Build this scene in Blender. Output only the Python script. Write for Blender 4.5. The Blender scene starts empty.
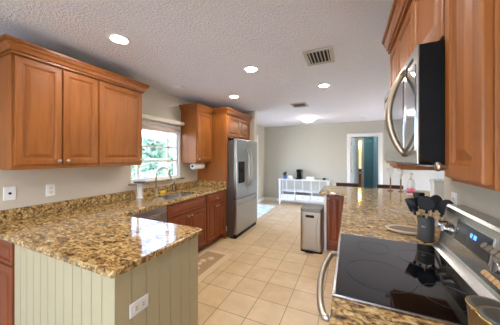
import bpy, bmesh, math, random
from mathutils import Vector, Matrix
C = bpy.context.scene.collection
SC = bpy.context.scene
random.seed(7)
PI = math.pi

# ------------------------------------------------------------------ camera
cam_d = bpy.data.cameras.new('camera'); cam = bpy.data.objects.new('camera', cam_d); C.objects.link(cam)
cam.location = (0, 0, 1.456)
cam.rotation_euler = (PI/2, 0, math.radians(24.389))
cam_d.sensor_fit = 'HORIZONTAL'; cam_d.sensor_width = 36.0
cam_d.lens = 36.0*218.156/500.0
cam_d.shift_y = -(162.5-156.908)/500.0
cam_d.clip_start = 0.02
SC.camera = cam
# ------------------------------------------------------------------ world, sun, exposure
SC.view_settings.view_transform = 'Standard'; SC.view_settings.look = 'None'
SC.view_settings.gamma = 1.0; SC.view_settings.use_curve_mapping = False
SC.view_settings.exposure = 1.98
W = bpy.data.worlds.new('world'); SC.world = W; W.use_nodes = True
wn = W.node_tree; wn.nodes.clear()
sky = wn.nodes.new('ShaderNodeTexSky'); sky.sky_type = 'NISHITA'; sky.sun_disc = False
sky.sun_elevation = math.radians(52); sky.sun_rotation = math.radians(60); sky.air_density = 1.0; sky.dust_density = 1.5
bg = wn.nodes.new('ShaderNodeBackground'); bg.inputs[1].default_value = 0.68
wo = wn.nodes.new('ShaderNodeOutputWorld')
tint = wn.nodes.new('ShaderNodeMix'); tint.data_type = 'RGBA'; tint.blend_type = 'MULTIPLY'; tint.inputs[0].default_value = 1; tint.inputs[7].default_value = (.97, .96, 1.12, 1)
wn.links.new(sky.outputs[0], tint.inputs[6]); wn.links.new(tint.outputs[2], bg.inputs[0]); wn.links.new(bg.outputs[0], wo.inputs[0])
sun_d = bpy.data.lights.new('sun', 'SUN'); sun_d.energy = 2.0; sun_d.angle = math.radians(1.0); sun_d.color = (1, .95, .86)
sun = bpy.data.objects.new('sun', sun_d); C.objects.link(sun); sun.rotation_euler = (math.radians(32), math.radians(22), 0)
def portal(loc, rot, sx, sy):
    d = bpy.data.lights.new('daylight_portal', 'AREA'); d.shape = 'RECTANGLE'; d.size = sx; d.size_y = sy; d.energy = 1
    d.cycles.is_portal = True
    o = bpy.data.objects.new('daylight_portal', d); C.objects.link(o); o.location = loc; o.rotation_euler = rot
portal((-2.72, 2.42, 1.53), (0, -PI/2, 0), .84, .9)
portal((-2.72, 5.45, 1.03), (0, -PI/2, 0), 2.0, 1.7)
portal((-.95, -2.52, 1.1), (PI/2, 0, 0), 2.5, 2.2)
portal((2.72, 5.3, .79), (0, PI/2, 0), 1.41, 2.8)
CAN_POWER = 62.0
DOME_POWER = 11.0

# ------------------------------------------------------------------ helpers
def lin(c): return tuple((x/12.92 if x <= .04045 else ((x+.055)/1.055)**2.4) for x in (v/255. for v in c))
class MB:
    def __init__(s): s.b = bmesh.new()
    def box(s, x0, y0, z0, x1, y1, z1, bev=0, seg=2):
        t = bmesh.new()
        x0, x1 = min(x0, x1), max(x0, x1); y0, y1 = min(y0, y1), max(y0, y1); z0, z1 = min(z0, z1), max(z0, z1)
        bmesh.ops.create_cube(t, size=1)
        for v in t.verts: v.co = Vector((x0+(v.co.x+.5)*(x1-x0), y0+(v.co.y+.5)*(y1-y0), z0+(v.co.z+.5)*(z1-z0)))
        if bev: bmesh.ops.bevel(t, geom=t.edges[:], offset=bev, segments=seg, affect='EDGES', profile=.5)
        return s.merge(t)
    def merge(s, t, M=None):
        if M is not None: bmesh.ops.transform(t, matrix=M, verts=t.verts)
        me = bpy.data.meshes.new('tmp'); t.to_mesh(me); t.free(); s.b.from_mesh(me); bpy.data.meshes.remove(me); return s
    def tube(s, pts, r, seg=12, caps=True):
        pts = [Vector(p) for p in pts]; n = len(pts)
        rs = r if isinstance(r, (list, tuple)) else [r]*n
        T = [(pts[min(i+1, n-1)]-pts[max(i-1, 0)]).normalized() for i in range(n)]
        a = Vector((0, 0, 1)) if abs(T[0].z) < .9 else Vector((1, 0, 0))
        N = (a - T[0]*a.dot(T[0])).normalized(); rings = []
        for i in range(n):
            N = (N - T[i]*N.dot(T[i])).normalized(); B = T[i].cross(N)
            rings.append([s.b.verts.new(pts[i]+(N*math.cos(2*PI*k/seg)+B*math.sin(2*PI*k/seg))*rs[i]) for k in range(seg)])
        for i in range(n-1):
            for k in range(seg):
                f = s.b.faces.new((rings[i][k], rings[i][(k+1) % seg], rings[i+1][(k+1) % seg], rings[i+1][k])); f.smooth = True
        if caps:
            s.b.faces.new(rings[0][::-1]); s.b.faces.new(rings[-1])
        return s
    def lathe(s, prof, seg=32, o=(0, 0, 0), M=None, smooth=True):
        t = bmesh.new(); rings = []
        for r, z in prof:
            if r < 1e-5: rings.append([t.verts.new((0, 0, z))])
            else: rings.append([t.verts.new((r*math.cos(2*PI*k/seg), r*math.sin(2*PI*k/seg), z)) for k in range(seg)])
        for a, b in zip(rings, rings[1:]):
            for k in range(seg):
                k2 = (k+1) % seg
                if len(a) == 1 and len(b) == 1: continue
                if len(a) == 1: f = t.faces.new((a[0], b[k2], b[k]))
                elif len(b) == 1: f = t.faces.new((a[k], a[k2], b[0]))
                else: f = t.faces.new((a[k], a[k2], b[k2], b[k]))
                f.smooth = smooth
        if len(rings[0]) > 1: t.faces.new(rings[0][::-1])
        if len(rings[-1]) > 1: t.faces.new(rings[-1])
        m = Matrix.Translation(Vector(o))
        return s.merge(t, m @ M if M is not None else m)
    def plate(s, outer, holes, w0, w1, fn, bev=0, bev_front_only=True):
        """polygon with holes in (u,v), thickness w0..w1, mapped by fn(u,v,w)"""
        t = bmesh.new(); es = []
        for lp in [outer]+list(holes):
            vs = [t.verts.new((u, v, w0)) for u, v in lp]
            es += [t.edges.new((vs[i], vs[(i+1) % len(vs)])) for i in range(len(vs))]
        bmesh.ops.triangle_fill(t, edges=es, use_beauty=True, use_dissolve=False)
        fs = t.faces[:]
        r = bmesh.ops.extrude_face_region(t, geom=fs)
        for v in r['geom']:
            if isinstance(v, bmesh.types.BMVert): v.co.z = w1
        bmesh.ops.recalc_face_normals(t, faces=t.faces)
        if bev:
            ed = [e for e in t.edges if len(e.link_faces) == 2 and abs(e.verts[0].co.z-e.verts[1].co.z) < 1e-6 and
                  abs(e.link_faces[0].normal.dot(e.link_faces[1].normal)) < .1]
            bmesh.ops.bevel(t, geom=ed, offset=bev, segments=3, affect='EDGES', profile=.5)
        for v in t.verts: v.co = Vector(fn(*v.co))
        bmesh.ops.recalc_face_normals(t, faces=t.faces)
        return s.merge(t)
    def rings(s, loops, fn, smooth=False):
        """nested closed loops of (u,v,w), bridged one after another, last one filled"""
        R = [[s.b.verts.new(fn(*p)) for p in lp] for lp in loops]
        for a, b in zip(R, R[1:]):
            n = len(a)
            for k in range(n):
                f = s.b.faces.new((a[k], a[(k+1) % n], b[(k+1) % n], b[k])); f.smooth = smooth
        s.b.faces.new(R[-1]); s.b.faces.new(R[0][::-1]); return s
    def sweep(s, path, prof, closed=False):
        """profile (out, z) swept along an xy polyline, out to its right side, mitred"""
        P = [Vector(p) for p in path]; n = len(P); R = []
        for i in range(n):
            d0 = (P[i]-P[i-1]).normalized() if i else None; d1 = (P[i+1]-P[i]).normalized() if i < n-1 else None
            d0 = d0 or d1; d1 = d1 or d0
            n0 = Vector((d0.y, -d0.x)); n1 = Vector((d1.y, -d1.x)); m = (n0+n1).normalized(); k = 1/max(.2, m.dot(n0))
            R.append([s.b.verts.new((P[i].x+m.x*k*o, P[i].y+m.y*k*o, z)) for o, z in prof])
        for a, b in zip(R, R[1:]):
            for k in range(len(prof)):
                k2 = (k+1) % len(prof); s.b.faces.new((a[k], b[k], b[k2], a[k2]))
        s.b.faces.new(R[0]); s.b.faces.new(R[-1][::-1]); return s
    def sphere(s, c, r, sc=(1, 1, 1), sub=3):
        t = bmesh.new(); bmesh.ops.create_icosphere(t, subdivisions=sub, radius=r)
        for f in t.faces: f.smooth = True
        return s.merge(t, Matrix.Translation(Vector(c)) @ Matrix.Diagonal((*sc, 1)))
    def build(s, name, mat, parent=None):
        bmesh.ops.recalc_face_normals(s.b, faces=s.b.faces)
        off = Vector((0, 0, 0)); p = parent
        while p is not None: off += p.location; p = p.parent
        for v in s.b.verts: v.co -= off
        me = bpy.data.meshes.new(name); s.b.to_mesh(me); s.b.free()
        o = bpy.data.objects.new(name, me); C.objects.link(o); me.materials.append(mat)
        if parent is not None: o.parent = parent
        return o
def thing(name, label, cat, loc=(0, 0, 0), group=None):
    o = bpy.data.objects.new(name, None); C.objects.link(o); o.location = loc; o.empty_display_size = .05
    tag(o, label, cat, group); return o
def tag(o, label, cat, group=None, kind=None):
    o['label'] = label; o['category'] = cat
    if group: o['group'] = group
    if kind: o['kind'] = kind
    return o
def struct(o): o['kind'] = 'structure'; return o
def sroot(name, loc=(0, 0, 0)):
    o = bpy.data.objects.new(name, None); C.objects.link(o); o.location = loc; return struct(o)
def dup(o, loc=None, rz=None, label=None):
    r = o.copy(); C.objects.link(r)
    if loc is not None: r.location = loc
    if rz is not None: r.rotation_euler = (0, 0, rz)
    if label: r['label'] = label
    for ch in list(o.children):
        c = ch.copy(); C.objects.link(c); c.parent = r
        for g in list(ch.children):
            d = g.copy(); C.objects.link(d); d.parent = c
    return r

# ------------------------------------------------------------------ materials
def newmat(name):
    m = bpy.data.materials.new(name); m.use_nodes = True; nt = m.node_tree
    return m, nt, nt.nodes['Principled BSDF']
def N(nt, t, **kw):
    n = nt.nodes.new(t)
    for k, v in kw.items():
        if k in n.inputs: n.inputs[k].default_value = v
        else: setattr(n, k, v)
    return n
def simple(name, c, rough=.5, metal=0, coat=0, var=.04, scale=6., bump=0, bscale=200, spec=None):
    m, nt, p = newmat(name); L = nt.links
    tc = N(nt, 'ShaderNodeTexCoord'); no = N(nt, 'ShaderNodeTexNoise', Scale=scale, Detail=3.)
    L.new(tc.outputs['Object'], no.inputs['Vector'])
    mx = N(nt, 'ShaderNodeMix', data_type='RGBA'); c = lin(c)
    mx.inputs[6].default_value = (*[x*(1-var) for x in c], 1); mx.inputs[7].default_value = (*[min(1, x*(1+var)) for x in c], 1)
    L.new(no.outputs[0], mx.inputs[0]); L.new(mx.outputs[2], p.inputs['Base Color'])
    p.inputs['Roughness'].default_value = rough; p.inputs['Metallic'].default_value = metal
    if coat: p.inputs['Coat Weight'].default_value = coat; p.inputs['Coat Roughness'].default_value = .05
    if spec is not None: p.inputs['Specular IOR Level'].default_value = spec
    if bump:
        n2 = N(nt, 'ShaderNodeTexNoise', Scale=bscale, Detail=2.); L.new(tc.outputs['Object'], n2.inputs['Vector'])
        b = N(nt, 'ShaderNodeBump', Strength=bump, Distance=.01); L.new(n2.outputs[0], b.inputs['Height']); L.new(b.outputs[0], p.inputs['Normal'])
    return m
def wood(name, c0, c1, rough=.42, stretch=(14, 14, 1.2), coat=.08):
    m, nt, p = newmat(name); L = nt.links
    tc = N(nt, 'ShaderNodeTexCoord'); mp = N(nt, 'ShaderNodeMapping'); mp.inputs['Scale'].default_value = stretch
    L.new(tc.outputs['Object'], mp.inputs[0])
    n1 = N(nt, 'ShaderNodeTexNoise', Scale=2.2, Detail=6., Roughness=.6, Distortion=.6); L.new(mp.outputs[0], n1.inputs['Vector'])
    n2 = N(nt, 'ShaderNodeTexNoise', Scale=1.6, Detail=2.); L.new(tc.outputs['Object'], n2.inputs['Vector'])
    ma = N(nt, 'ShaderNodeMath', operation='MULTIPLY_ADD'); ma.inputs[1].default_value = .65; L.new(n1.outputs[0], ma.inputs[0])
    mb = N(nt, 'ShaderNodeMath', operation='MULTIPLY'); mb.inputs[1].default_value = .35; L.new(n2.outputs[0], mb.inputs[0]); L.new(mb.outputs[0], ma.inputs[2])
    r = N(nt, 'ShaderNodeValToRGB'); r.color_ramp.elements[0].position = .3; r.color_ramp.elements[1].position = .7
    r.color_ramp.elements[0].color = (*lin(c0), 1); r.color_ramp.elements[1].color = (*lin(c1), 1)
    L.new(ma.outputs[0], r.inputs[0]); L.new(r.outputs[0], p.inputs['Base Color'])
    p.inputs['Roughness'].default_value = rough; p.inputs['Specular IOR Level'].default_value = .35; p.inputs['Coat Weight'].default_value = coat; p.inputs['Coat Roughness'].default_value = .2
    return m
def granite():
    m, nt, p = newmat('granite'); L = nt.links
    tc = N(nt, 'ShaderNodeTexCoord')
    mp = N(nt, 'ShaderNodeMapping'); mp.inputs['Rotation'].default_value = (0, 0, .6); mp.inputs['Scale'].default_value = (1.0, 1.7, 1.3); L.new(tc.outputs['Object'], mp.inputs[0])
    a = N(nt, 'ShaderNodeTexNoise', Scale=20., Detail=6., Roughness=.62, Distortion=1.3); L.new(mp.outputs[0], a.inputs['Vector'])
    r = N(nt, 'ShaderNodeValToRGB'); cr = r.color_ramp
    stops = [(.29, (40, 32, 24)), (.39, (92, 72, 48)), (.46, (146, 112, 66)), (.53, (186, 150, 92)), (.60, (208, 176, 120)), (.70, (224, 208, 172))]
    cr.elements[0].position = stops[0][0]; cr.elements[0].color = (*lin(stops[0][1]), 1)
    cr.elements[1].position = stops[-1][0]; cr.elements[1].color = (*lin(stops[-1][1]), 1)
    for q, c in stops[1:-1]:
        e = cr.elements.new(q); e.color = (*lin(c), 1)
    L.new(a.outputs[0], r.inputs[0])
    v = N(nt, 'ShaderNodeTexNoise', Scale=55., Detail=3., Roughness=.6); L.new(tc.outputs['Object'], v.inputs['Vector'])
    r2 = N(nt, 'ShaderNodeValToRGB'); r2.color_ramp.elements[0].position = .34; r2.color_ramp.elements[1].position = .44
    r2.color_ramp.elements[0].color = (*lin((60, 46, 36)), 1); r2.color_ramp.elements[1].color = (1, 1, 1, 1)
    L.new(v.outputs[0], r2.inputs[0])
    mx = N(nt, 'ShaderNodeMix', data_type='RGBA', blend_type='MULTIPLY'); mx.inputs[0].default_value = .6
    L.new(r.outputs[0], mx.inputs[6]); L.new(r2.outputs[0], mx.inputs[7]); L.new(mx.outputs[2], p.inputs['Base Color'])
    p.inputs['Roughness'].default_value = .09; p.inputs['IOR'].default_value = 1.6
    return m
def tiles():
    m, nt, p = newmat('ceramic_tile'); L = nt.links
    tc = N(nt, 'ShaderNodeTexCoord'); mp = N(nt, 'ShaderNodeMapping')
    mp.inputs['Location'].default_value = (1.156+.303*20+.0, -2.385+.303*20, 0); L.new(tc.outputs['Object'], mp.inputs[0])
    br = N(nt, 'ShaderNodeTexBrick'); br.offset = 0; br.squash = 1
    br.inputs['Scale'].default_value = 1; br.inputs['Mortar Size'].default_value = .0032; br.inputs['Mortar Smooth'].default_value = .2
    br.inputs['Brick Width'].default_value = .303; br.inputs['Row Height'].default_value = .303; br.inputs['Bias'].default_value = -.2
    br.inputs['Color1'].default_value = (*lin((226, 198, 154)), 1); br.inputs['Color2'].default_value = (*lin((216, 184, 140)), 1)
    br.inputs['Mortar'].default_value = (*lin((146, 108, 76)), 1)
    L.new(mp.outputs[0], br.inputs['Vector'])
    no = N(nt, 'ShaderNodeTexNoise', Scale=7., Detail=5.); L.new(tc.outputs['Object'], no.inputs['Vector'])
    r = N(nt, 'ShaderNodeValToRGB'); r.color_ramp.elements[0].position = .3; r.color_ramp.elements[1].position = .7
    r.color_ramp.elements[0].color = (.86, .84, .80, 1); r.color_ramp.elements[1].color = (1, 1, 1, 1); L.new(no.outputs[0], r.inputs[0])
    mx = N(nt, 'ShaderNodeMix', data_type='RGBA', blend_type='MULTIPLY'); mx.inputs[0].default_value = 1
    L.new(br.outputs['Color'], mx.inputs[6]); L.new(r.outputs[0], mx.inputs[7]); L.new(mx.outputs[2], p.inputs['Base Color'])
    b = N(nt, 'ShaderNodeBump', Strength=.25, Distance=.003, invert=True); L.new(br.outputs['Fac'], b.inputs['Height']); L.new(b.outputs[0], p.inputs['Normal'])
    p.inputs['Roughness'].default_value = .33
    return m
def ceiling_mat():
    m, nt, p = newmat('knockdown_ceiling'); L = nt.links
    tc = N(nt, 'ShaderNodeTexCoord'); no = N(nt, 'ShaderNodeTexNoise', Scale=52., Detail=4., Roughness=.6); L.new(tc.outputs['Object'], no.inputs['Vector'])
    r = N(nt, 'ShaderNodeValToRGB'); r.color_ramp.elements[0].position = .42; r.color_ramp.elements[1].position = .58; L.new(no.outputs[0], r.inputs[0])
    b = N(nt, 'ShaderNodeBump', Strength=.85, Distance=.008); L.new(r.outputs[0], b.inputs['Height']); L.new(b.outputs[0], p.inputs['Normal'])
    p.inputs['Base Color'].default_value = (*lin((240, 240, 240)), 1); p.inputs['Roughness'].default_value = .9
    return m
def glass(name, tint=(1, 1, 1), rough=0, ior=1.45):
    m, nt, p = newmat(name); L = nt.links
    p.inputs['Base Color'].default_value = (*tint, 1); p.inputs['Transmission Weight'].default_value = 1; p.inputs['Roughness'].default_value = rough; p.inputs['IOR'].default_value = ior
    return m
def pane_mat():
    m, nt, p = newmat('window_glass'); L = nt.links
    t = N(nt, 'ShaderNodeBsdfTransparent'); g = N(nt, 'ShaderNodeBsdfGlossy', Roughness=.0); f = N(nt, 'ShaderNodeFresnel', IOR=1.2)
    mx = N(nt, 'ShaderNodeMixShader'); L.new(f.outputs[0], mx.inputs[0]); L.new(t.outputs[0], mx.inputs[1]); L.new(g.outputs[0], mx.inputs[2])
    L.new(mx.outputs[0], nt.nodes['Material Output'].inputs[0]); return m
def emit(name, c, s):
    m, nt, p = newmat(name); p.inputs['Base Color'].default_value = (*c, 1); p.inputs['Emission Color'].default_value = (*c, 1); p.inputs['Emission Strength'].default_value = s; return m
def brushed(name, c, rough=.28, axis=2, metal=1):
    m, nt, p = newmat(name); L = nt.links
    tc = N(nt, 'ShaderNodeTexCoord'); mp = N(nt, 'ShaderNodeMapping'); s = [90, 90, 90]; s[axis] = 1.5; mp.inputs['Scale'].default_value = s
    L.new(tc.outputs['Object'], mp.inputs[0]); no = N(nt, 'ShaderNodeTexNoise', Scale=1., Detail=3.); L.new(mp.outputs[0], no.inputs['Vector'])
    mr = N(nt, 'ShaderNodeMapRange'); mr.inputs[3].default_value = rough-.02; mr.inputs[4].default_value = rough+.05; L.new(no.outputs[0], mr.inputs[0]); L.new(mr.outputs[0], p.inputs['Roughness'])
    p.inputs['Base Color'].default_value = (*lin(c), 1); p.inputs['Metallic'].default_value = metal
    return m
M = {}
M['wood'] = wood('stained_maple', (132, 76, 30), (168, 101, 43))
M['wood_shaded'] = wood('shaded_maple', (112, 52, 20), (148, 74, 30))  # shaded copy of the cabinet wood: dimmer light on base units put into colour
M['tan_wood'] = wood('pale_wood', (176, 132, 84), (206, 164, 112), .5, (20, 20, 2), 0)
M['dark_wood'] = wood('dark_wood', (58, 30, 20), (86, 46, 30), .4)
M['granite'] = granite(); M['tile'] = tiles(); M['ceil'] = ceiling_mat()
M['wall'] = simple('beige_wall_paint', (202, 193, 174), .75, var=.02, bump=.06, bscale=120)
M['wall_d'] = simple('greige_wall_paint', (188, 184, 170), .75, var=.02, bump=.06, bscale=120)
M['teal'] = simple('teal_wall_paint', (70, 112, 122), .7, var=.02)
M['white'] = simple('white_paint', (236, 236, 232), .4, var=.01)
M['cream'] = simple('cream_plastic', (232, 224, 204), .4, var=.01)
M['bead'] = simple('sage_cream_paint', (186, 174, 136), .5, var=.02)
M['steel'] = brushed('stainless_steel', (176, 172, 166), .27, 2)
M['steel_h'] = brushed('stainless_steel_horizontal', (184, 180, 174), .24, 1)
M['steel_warm'] = brushed('warm_stainless', (172, 156, 134), .36, 2)
M['fridge'] = brushed('fridge_steel', (172, 172, 170), .3, 1)
M['chrome'] = simple('chrome', (214, 212, 208), .12, 1, var=.01)
M['nickel'] = simple('brushed_nickel', (196, 186, 170), .3, 1, var=.02)
M['fridge_side'] = simple('fridge_side_paint', (92, 80, 72), .45, .3, var=.02)
M['black'] = simple('black_plastic', (9, 9, 10), .5, var=.02, spec=.2)
M['black_matte'] = simple('black_silicone', (26, 27, 28), .6, var=.05)
M['glass_black'] = simple('black_glass', (8, 9, 11), .04, var=.02, spec=.6)
M['mirror_glass'] = simple('dark_mirror_glass', (150, 152, 156), .06, .85, var=.01)
M['ring'] = simple('burner_print', (20, 22, 24), .3, var=.02)
M['slate'] = simple('slate_ceramic', (74, 72, 68), .55, var=.06, scale=30)
M['stone'] = simple('cream_stoneware', (206, 190, 160), .4, var=.05)
M['brown'] = simple('brown_glaze', (126, 100, 72), .4, var=.08, scale=20)
M['gold'] = simple('gold_rim', (224, 190, 128), .22, 1, var=.02)
M['bronze'] = brushed('bronze_tin', (172, 140, 98), .34, 2)
M['lid'] = simple('grey_lid', (84, 82, 76), .45, .2, var=.05)
M['can_lid'] = simple('can_lid_grey', (128, 126, 116), .45, .4, var=.03); M['sink'] = simple('satin_sink_steel', (146, 140, 130), .5, 1, var=.03); M['vent_l'] = simple('pale_grey_board', (204, 201, 192), .6, var=.02); M['vent'] = simple('vent_grey', (190, 184, 168), .5, var=.02); M['yellow'] = simple('yellow_sponge', (226, 196, 40), .9, var=.06, scale=60, bump=.3, bscale=150)
def thin_glass(name, tint):
    m, nt, p = newmat(name); L = nt.links
    t = N(nt, 'ShaderNodeBsdfTransparent'); t.inputs[0].default_value = (*tint, 1); g = N(nt, 'ShaderNodeBsdfGlossy', Roughness=.03); f = N(nt, 'ShaderNodeLayerWeight', Blend=.35)
    mx = N(nt, 'ShaderNodeMixShader'); L.new(f.outputs['Fresnel'], mx.inputs[0]); L.new(t.outputs[0], mx.inputs[1]); L.new(g.outputs[0], mx.inputs[2])
    L.new(mx.outputs[0], nt.nodes['Material Output'].inputs[0]); return m
M['glass'] = thin_glass('clear_glass', (.93, .95, .95)); M['pane'] = pane_mat()
M['amber'] = simple('brown_stem', (124, 84, 60), .25, var=.04, coat=.5)
M['pink'] = simple('pink_label', (222, 110, 130), .5, var=.05)
def frost_glass():
    m, nt, p = newmat('frosted_glass'); L = nt.links; p.inputs['Base Color'].default_value = (.9, .9, .88, 1); p.inputs['Roughness'].default_value = .3
    t = N(nt, 'ShaderNodeBsdfTransparent'); mx = N(nt, 'ShaderNodeMixShader'); mx.inputs[0].default_value = .6
    L.new(t.outputs[0], mx.inputs[1]); L.new(p.outputs[0], mx.inputs[2]); L.new(mx.outputs[0], nt.nodes['Material Output'].inputs[0]); return m
M['frost'] = frost_glass()
M['gel'] = thin_glass('clear_gel', (.88, .92, .93))
M['paper'] = simple('white_paper', (240, 238, 234), .9, var=.02, bump=.1, bscale=80)
M['blind'] = simple('blind_fabric', (222, 206, 194), .8, var=.03)
M['mat'] = simple('tan_mat', (180, 148, 108), .95, var=.08, scale=40, bump=.3)
M['mat_edge'] = simple('mat_border', (222, 196, 158), .95, var=.05, scale=40, bump=.3)
M['green'] = simple('leaf_green', (118, 146, 122), .6, var=.35, scale=3)
M['green2'] = simple('bright_leaf_green', (160, 184, 158), .6, var=.35, scale=3)
M['bark'] = simple('bark', (90, 74, 60), .9, var=.2, scale=12)
M['grass'] = simple('lawn', (120, 150, 84), .95, var=.2, scale=3)
M['concrete'] = simple('patio_concrete', (206, 202, 194), .9, var=.05)
M['warm_wall'] = simple('warm_wall_paint', (226, 190, 128), .7, var=.02)
M['blue'] = emit('blue_digits', (.08, .32, 1), 1.1)
M['can'] = emit('lamp_lens', (1, .95, .89), CAN_POWER); M['dome'] = emit('dome_lens', (1, .95, .90), DOME_POWER)
M['hall_fill'] = emit('hall_fill_lens', (1, .95, .9), 26.); M['bulb'] = emit('hall_bulb', (1, .74, .42), 16.)
def rug_mat():
    m, nt, p = newmat('aqua_rug'); L = nt.links; tc = N(nt, 'ShaderNodeTexCoord')
    v = N(nt, 'ShaderNodeTexVoronoi', Scale=7.); L.new(tc.outputs['Object'], v.inputs['Vector'])
    r = N(nt, 'ShaderNodeValToRGB'); r.color_ramp.elements[0].position = .25; r.color_ramp.elements[1].position = .5
    r.color_ramp.elements[0].color = (*lin((190, 214, 212)), 1); r.color_ramp.elements[1].color = (*lin((232, 238, 232)), 1)
    L.new(v.outputs[0], r.inputs[0]); L.new(r.outputs[0], p.inputs['Base Color']); p.inputs['Roughness'].default_value = .95; return m
M['rug'] = rug_mat()

# ------------------------------------------------------------------ key dimensions
XL, XR = -2.618, .612          # left wall, range wall
ZC = 2.46; YB = 6.95           # ceiling, back wall
CT, CB = .915, .877            # countertop top, underside
UB, UT, CR = 1.379, 2.235, 2.33  # upper cabinets: bottom, box top, crown top
rect = lambda a, b, c, d: [(a, b), (c, b), (c, d), (a, d)]

# ------------------------------------------------------------------ the setting
XE = 2.6; YN = -2.4
struct(MB().box(XL-.15, YN-.15, -.1, XE+.15, 9.9, 0).build('floor', M['tile']))
struct(MB().box(XL-.15, YN-.15, ZC, XE+.15, 9.9, ZC+.12).build('ceiling', M['ceil']))
WY0, WY1, WZ0, WZ1 = 1.965, 2.885, 1.105, 1.96      # kitchen window opening
SY0, SY1, SZ1 = 4.62, 6.28, 2.05                     # sliding door opening
o = MB().plate(rect(YN-.15, 0, YB+.12, ZC), [rect(WY0, WZ0, WY1, WZ1), [(SY0, .002), (SY1, .002), (SY1, SZ1), (SY0, SZ1)]], XL-.14, XL, lambda u, v, w: (w, u, v)).build('wall_left', M['wall']); struct(o)
DX0, DX1, DZ1 = .02, .765, 2.05                     # back door opening
struct(MB().plate(rect(XL-.14, 0, XE+.14, ZC), [[(DX0, .002), (DX1, .002), (DX1, DZ1), (DX0, DZ1)]], YB, YB+.12, lambda u, v, w: (u, w, v)).build('wall_back', M['wall_d']))
struct(MB().box(XR, YN, 0, XR+.12, 1.97, ZC).build('wall_right', M['wall']))
struct(MB().plate(rect(1.97, 0, YB, ZC), [rect(3.9, .08, 6.7, 1.5)], XE, XE+.14, lambda u, v, w: (w, u, v)).build('wall_dining_right', M['wall_d']))
struct(MB().box(XR+.12, 1.85, 0, XE+.14, 1.97, ZC).build('wall_dining_near', M['wall_d']))
struct(MB().plate(rect(XL-.14, 0, XR+.12, ZC), [[(-2.2, .002), (.3, .002), (.3, 2.2), (-2.2, 2.2)]], YN-.12, YN, lambda u, v, w: (u, w, v)).build('wall_near', M['wall']))
struct(MB().box(XL, 4.37, 0, -1.87, 4.49, ZC).build('wall_partition', M['wall']))
# baseboards
bp = [(0, 0), (.014, 0), (.014, .08), (.008, .095), (0, .095)]
struct(MB().sweep([(XL, YB), (DX0-.09, YB)], bp).build('baseboard_back', M['white']))
struct(MB().sweep([(XL, SY1+.1), (XL, YB-.015)], bp).build('baseboard_left', M['white']))
struct(MB().sweep([(DX1+.09, YB), (XE, YB)], bp).build('baseboard_right', M['white']))
# hallway behind the back door
struct(MB().box(DX0-.17, YB+.12, 0, DX0-.07, 9.2, ZC).build('wall_hall_left', M['teal']))
struct(MB().box(.775, YB+.12, 0, .875, 9.2, ZC).build('wall_hall_right', M['teal']))
struct(MB().plate(rect(DX0-.07, 0, .775, ZC), [[(DX0-.06, .002), (.42, .002), (.42, 2.06), (DX0-.06, 2.06)]], 8.95, 9.05, lambda u, v, w: (u, w, v)).build('wall_hall_back', M['teal']))
struct(MB().plate([(.42, 0), (.5, 0), (.5, 2.14), (DX0-.06, 2.14), (DX0-.06, 2.06), (.42, 2.06)], [], 8.93, 8.95, lambda u, v, w: (u, w, v)).build('trim_3', simple('grey_trim', (176, 172, 160), .5)))
struct(MB().box(DX0-.17, 9.75, 0, .875, 9.85, ZC).build('wall_bath', M['warm_wall']))
lt = thing('wall_lamp', 'warm glowing wall lamp in lit room at end of hallway', 'lamp', (.33, 9.70, 1.95))
MB().lathe([(0, -.06), (.05, -.05), (.07, 0), (.05, .06), (0, .07)], 16, (.33, 9.66, 1.95)).build('shade', M['bulb'], lt)
MB().box(.31, 9.72, 1.92, .35, 9.75, 1.98, .003).build('bracket', M['nickel'], lt)
vt = thing('vanity', 'brown wooden vanity in the lit room past the hallway', 'cabinet', (.33, 9.5, 0))
MB().box(.05, 9.3, 0, .6, 9.74, 1.0, .004).build('body', M['wood_shaded'], vt)
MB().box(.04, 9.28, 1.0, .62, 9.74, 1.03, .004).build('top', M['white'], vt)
MB().box(.09, 9.285, .12, .56, 9.3, .9, .003).build('door', M['wood_shaded'], vt)
hl = thing('hall_fill_light', 'unseen flush ceiling light added to brighten the teal hallway', 'ceiling light', (.37, 8.1, ZC))  # out-of-view lamp added to lift the teal walls
MB().lathe([(0, 0), (.12, 0), (.12, -.02), (0, -.02)], 24, (.37, 8.1, ZC)).build('base', M['nickel'], hl); MB().lathe([(0, -.02), (.11, -.02), (.09, -.06), (0, -.08)], 24, (.37, 8.1, ZC)).build('dome', M['hall_fill'], hl)
# back door: casing + open leaf
dr = sroot('door_1', (DX0, YB, 0))
cw = .075
MB().plate([(DX0-cw, 0), (DX0, 0), (DX0, DZ1), (DX1, DZ1), (DX1, 0), (DX1+cw, 0), (DX1+cw, DZ1+cw), (DX0-cw, DZ1+cw)], [], YB-.018, YB, lambda u, v, w: (u, w, v), .004).build('casing', M['white'], dr)
jm = MB(); jm.box(DX0-.001, YB, 0, DX0+.015, YB+.12, DZ1); jm.box(DX1-.015, YB, 0, DX1+.001, YB+.12, DZ1); jm.box(DX0, YB, DZ1-.015, DX1, YB+.12, DZ1); jm.build('jamb', M['white'], dr)
lf = sroot('door_2', (0, 0, 0))
def rloop(u0, v0, u1, v1, i, w): return [(u0+i, v0+i, w), (u1-i, v0+i, w), (u1-i, v1-i, w), (u0+i, v1-i, w)]
leaf = MB().plate(rect(0, .01, .73, 2.03), [rect(.09+.32*i, a, .32+.32*i, b) for i in (0, 1) for a, b in ((.2, .8), (.95, 1.55), (1.65, 1.92))], -.035, 0, lambda u, v, w: (w, u, v), .006)
leaf.build('leaf', M['white'], lf)
pm = MB()
for i in (0, 1):
    for a, b in ((.2, .8), (.95, 1.55), (1.65, 1.92)):
        pm.rings([rloop(.09+.32*i, a, .32+.32*i, b, 0, -.03), rloop(.09+.32*i, a, .32+.32*i, b, 0, -.012), rloop(.09+.32*i, a, .32+.32*i, b, .03, -.006)], lambda u, v, w: (w, u, v))
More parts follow.
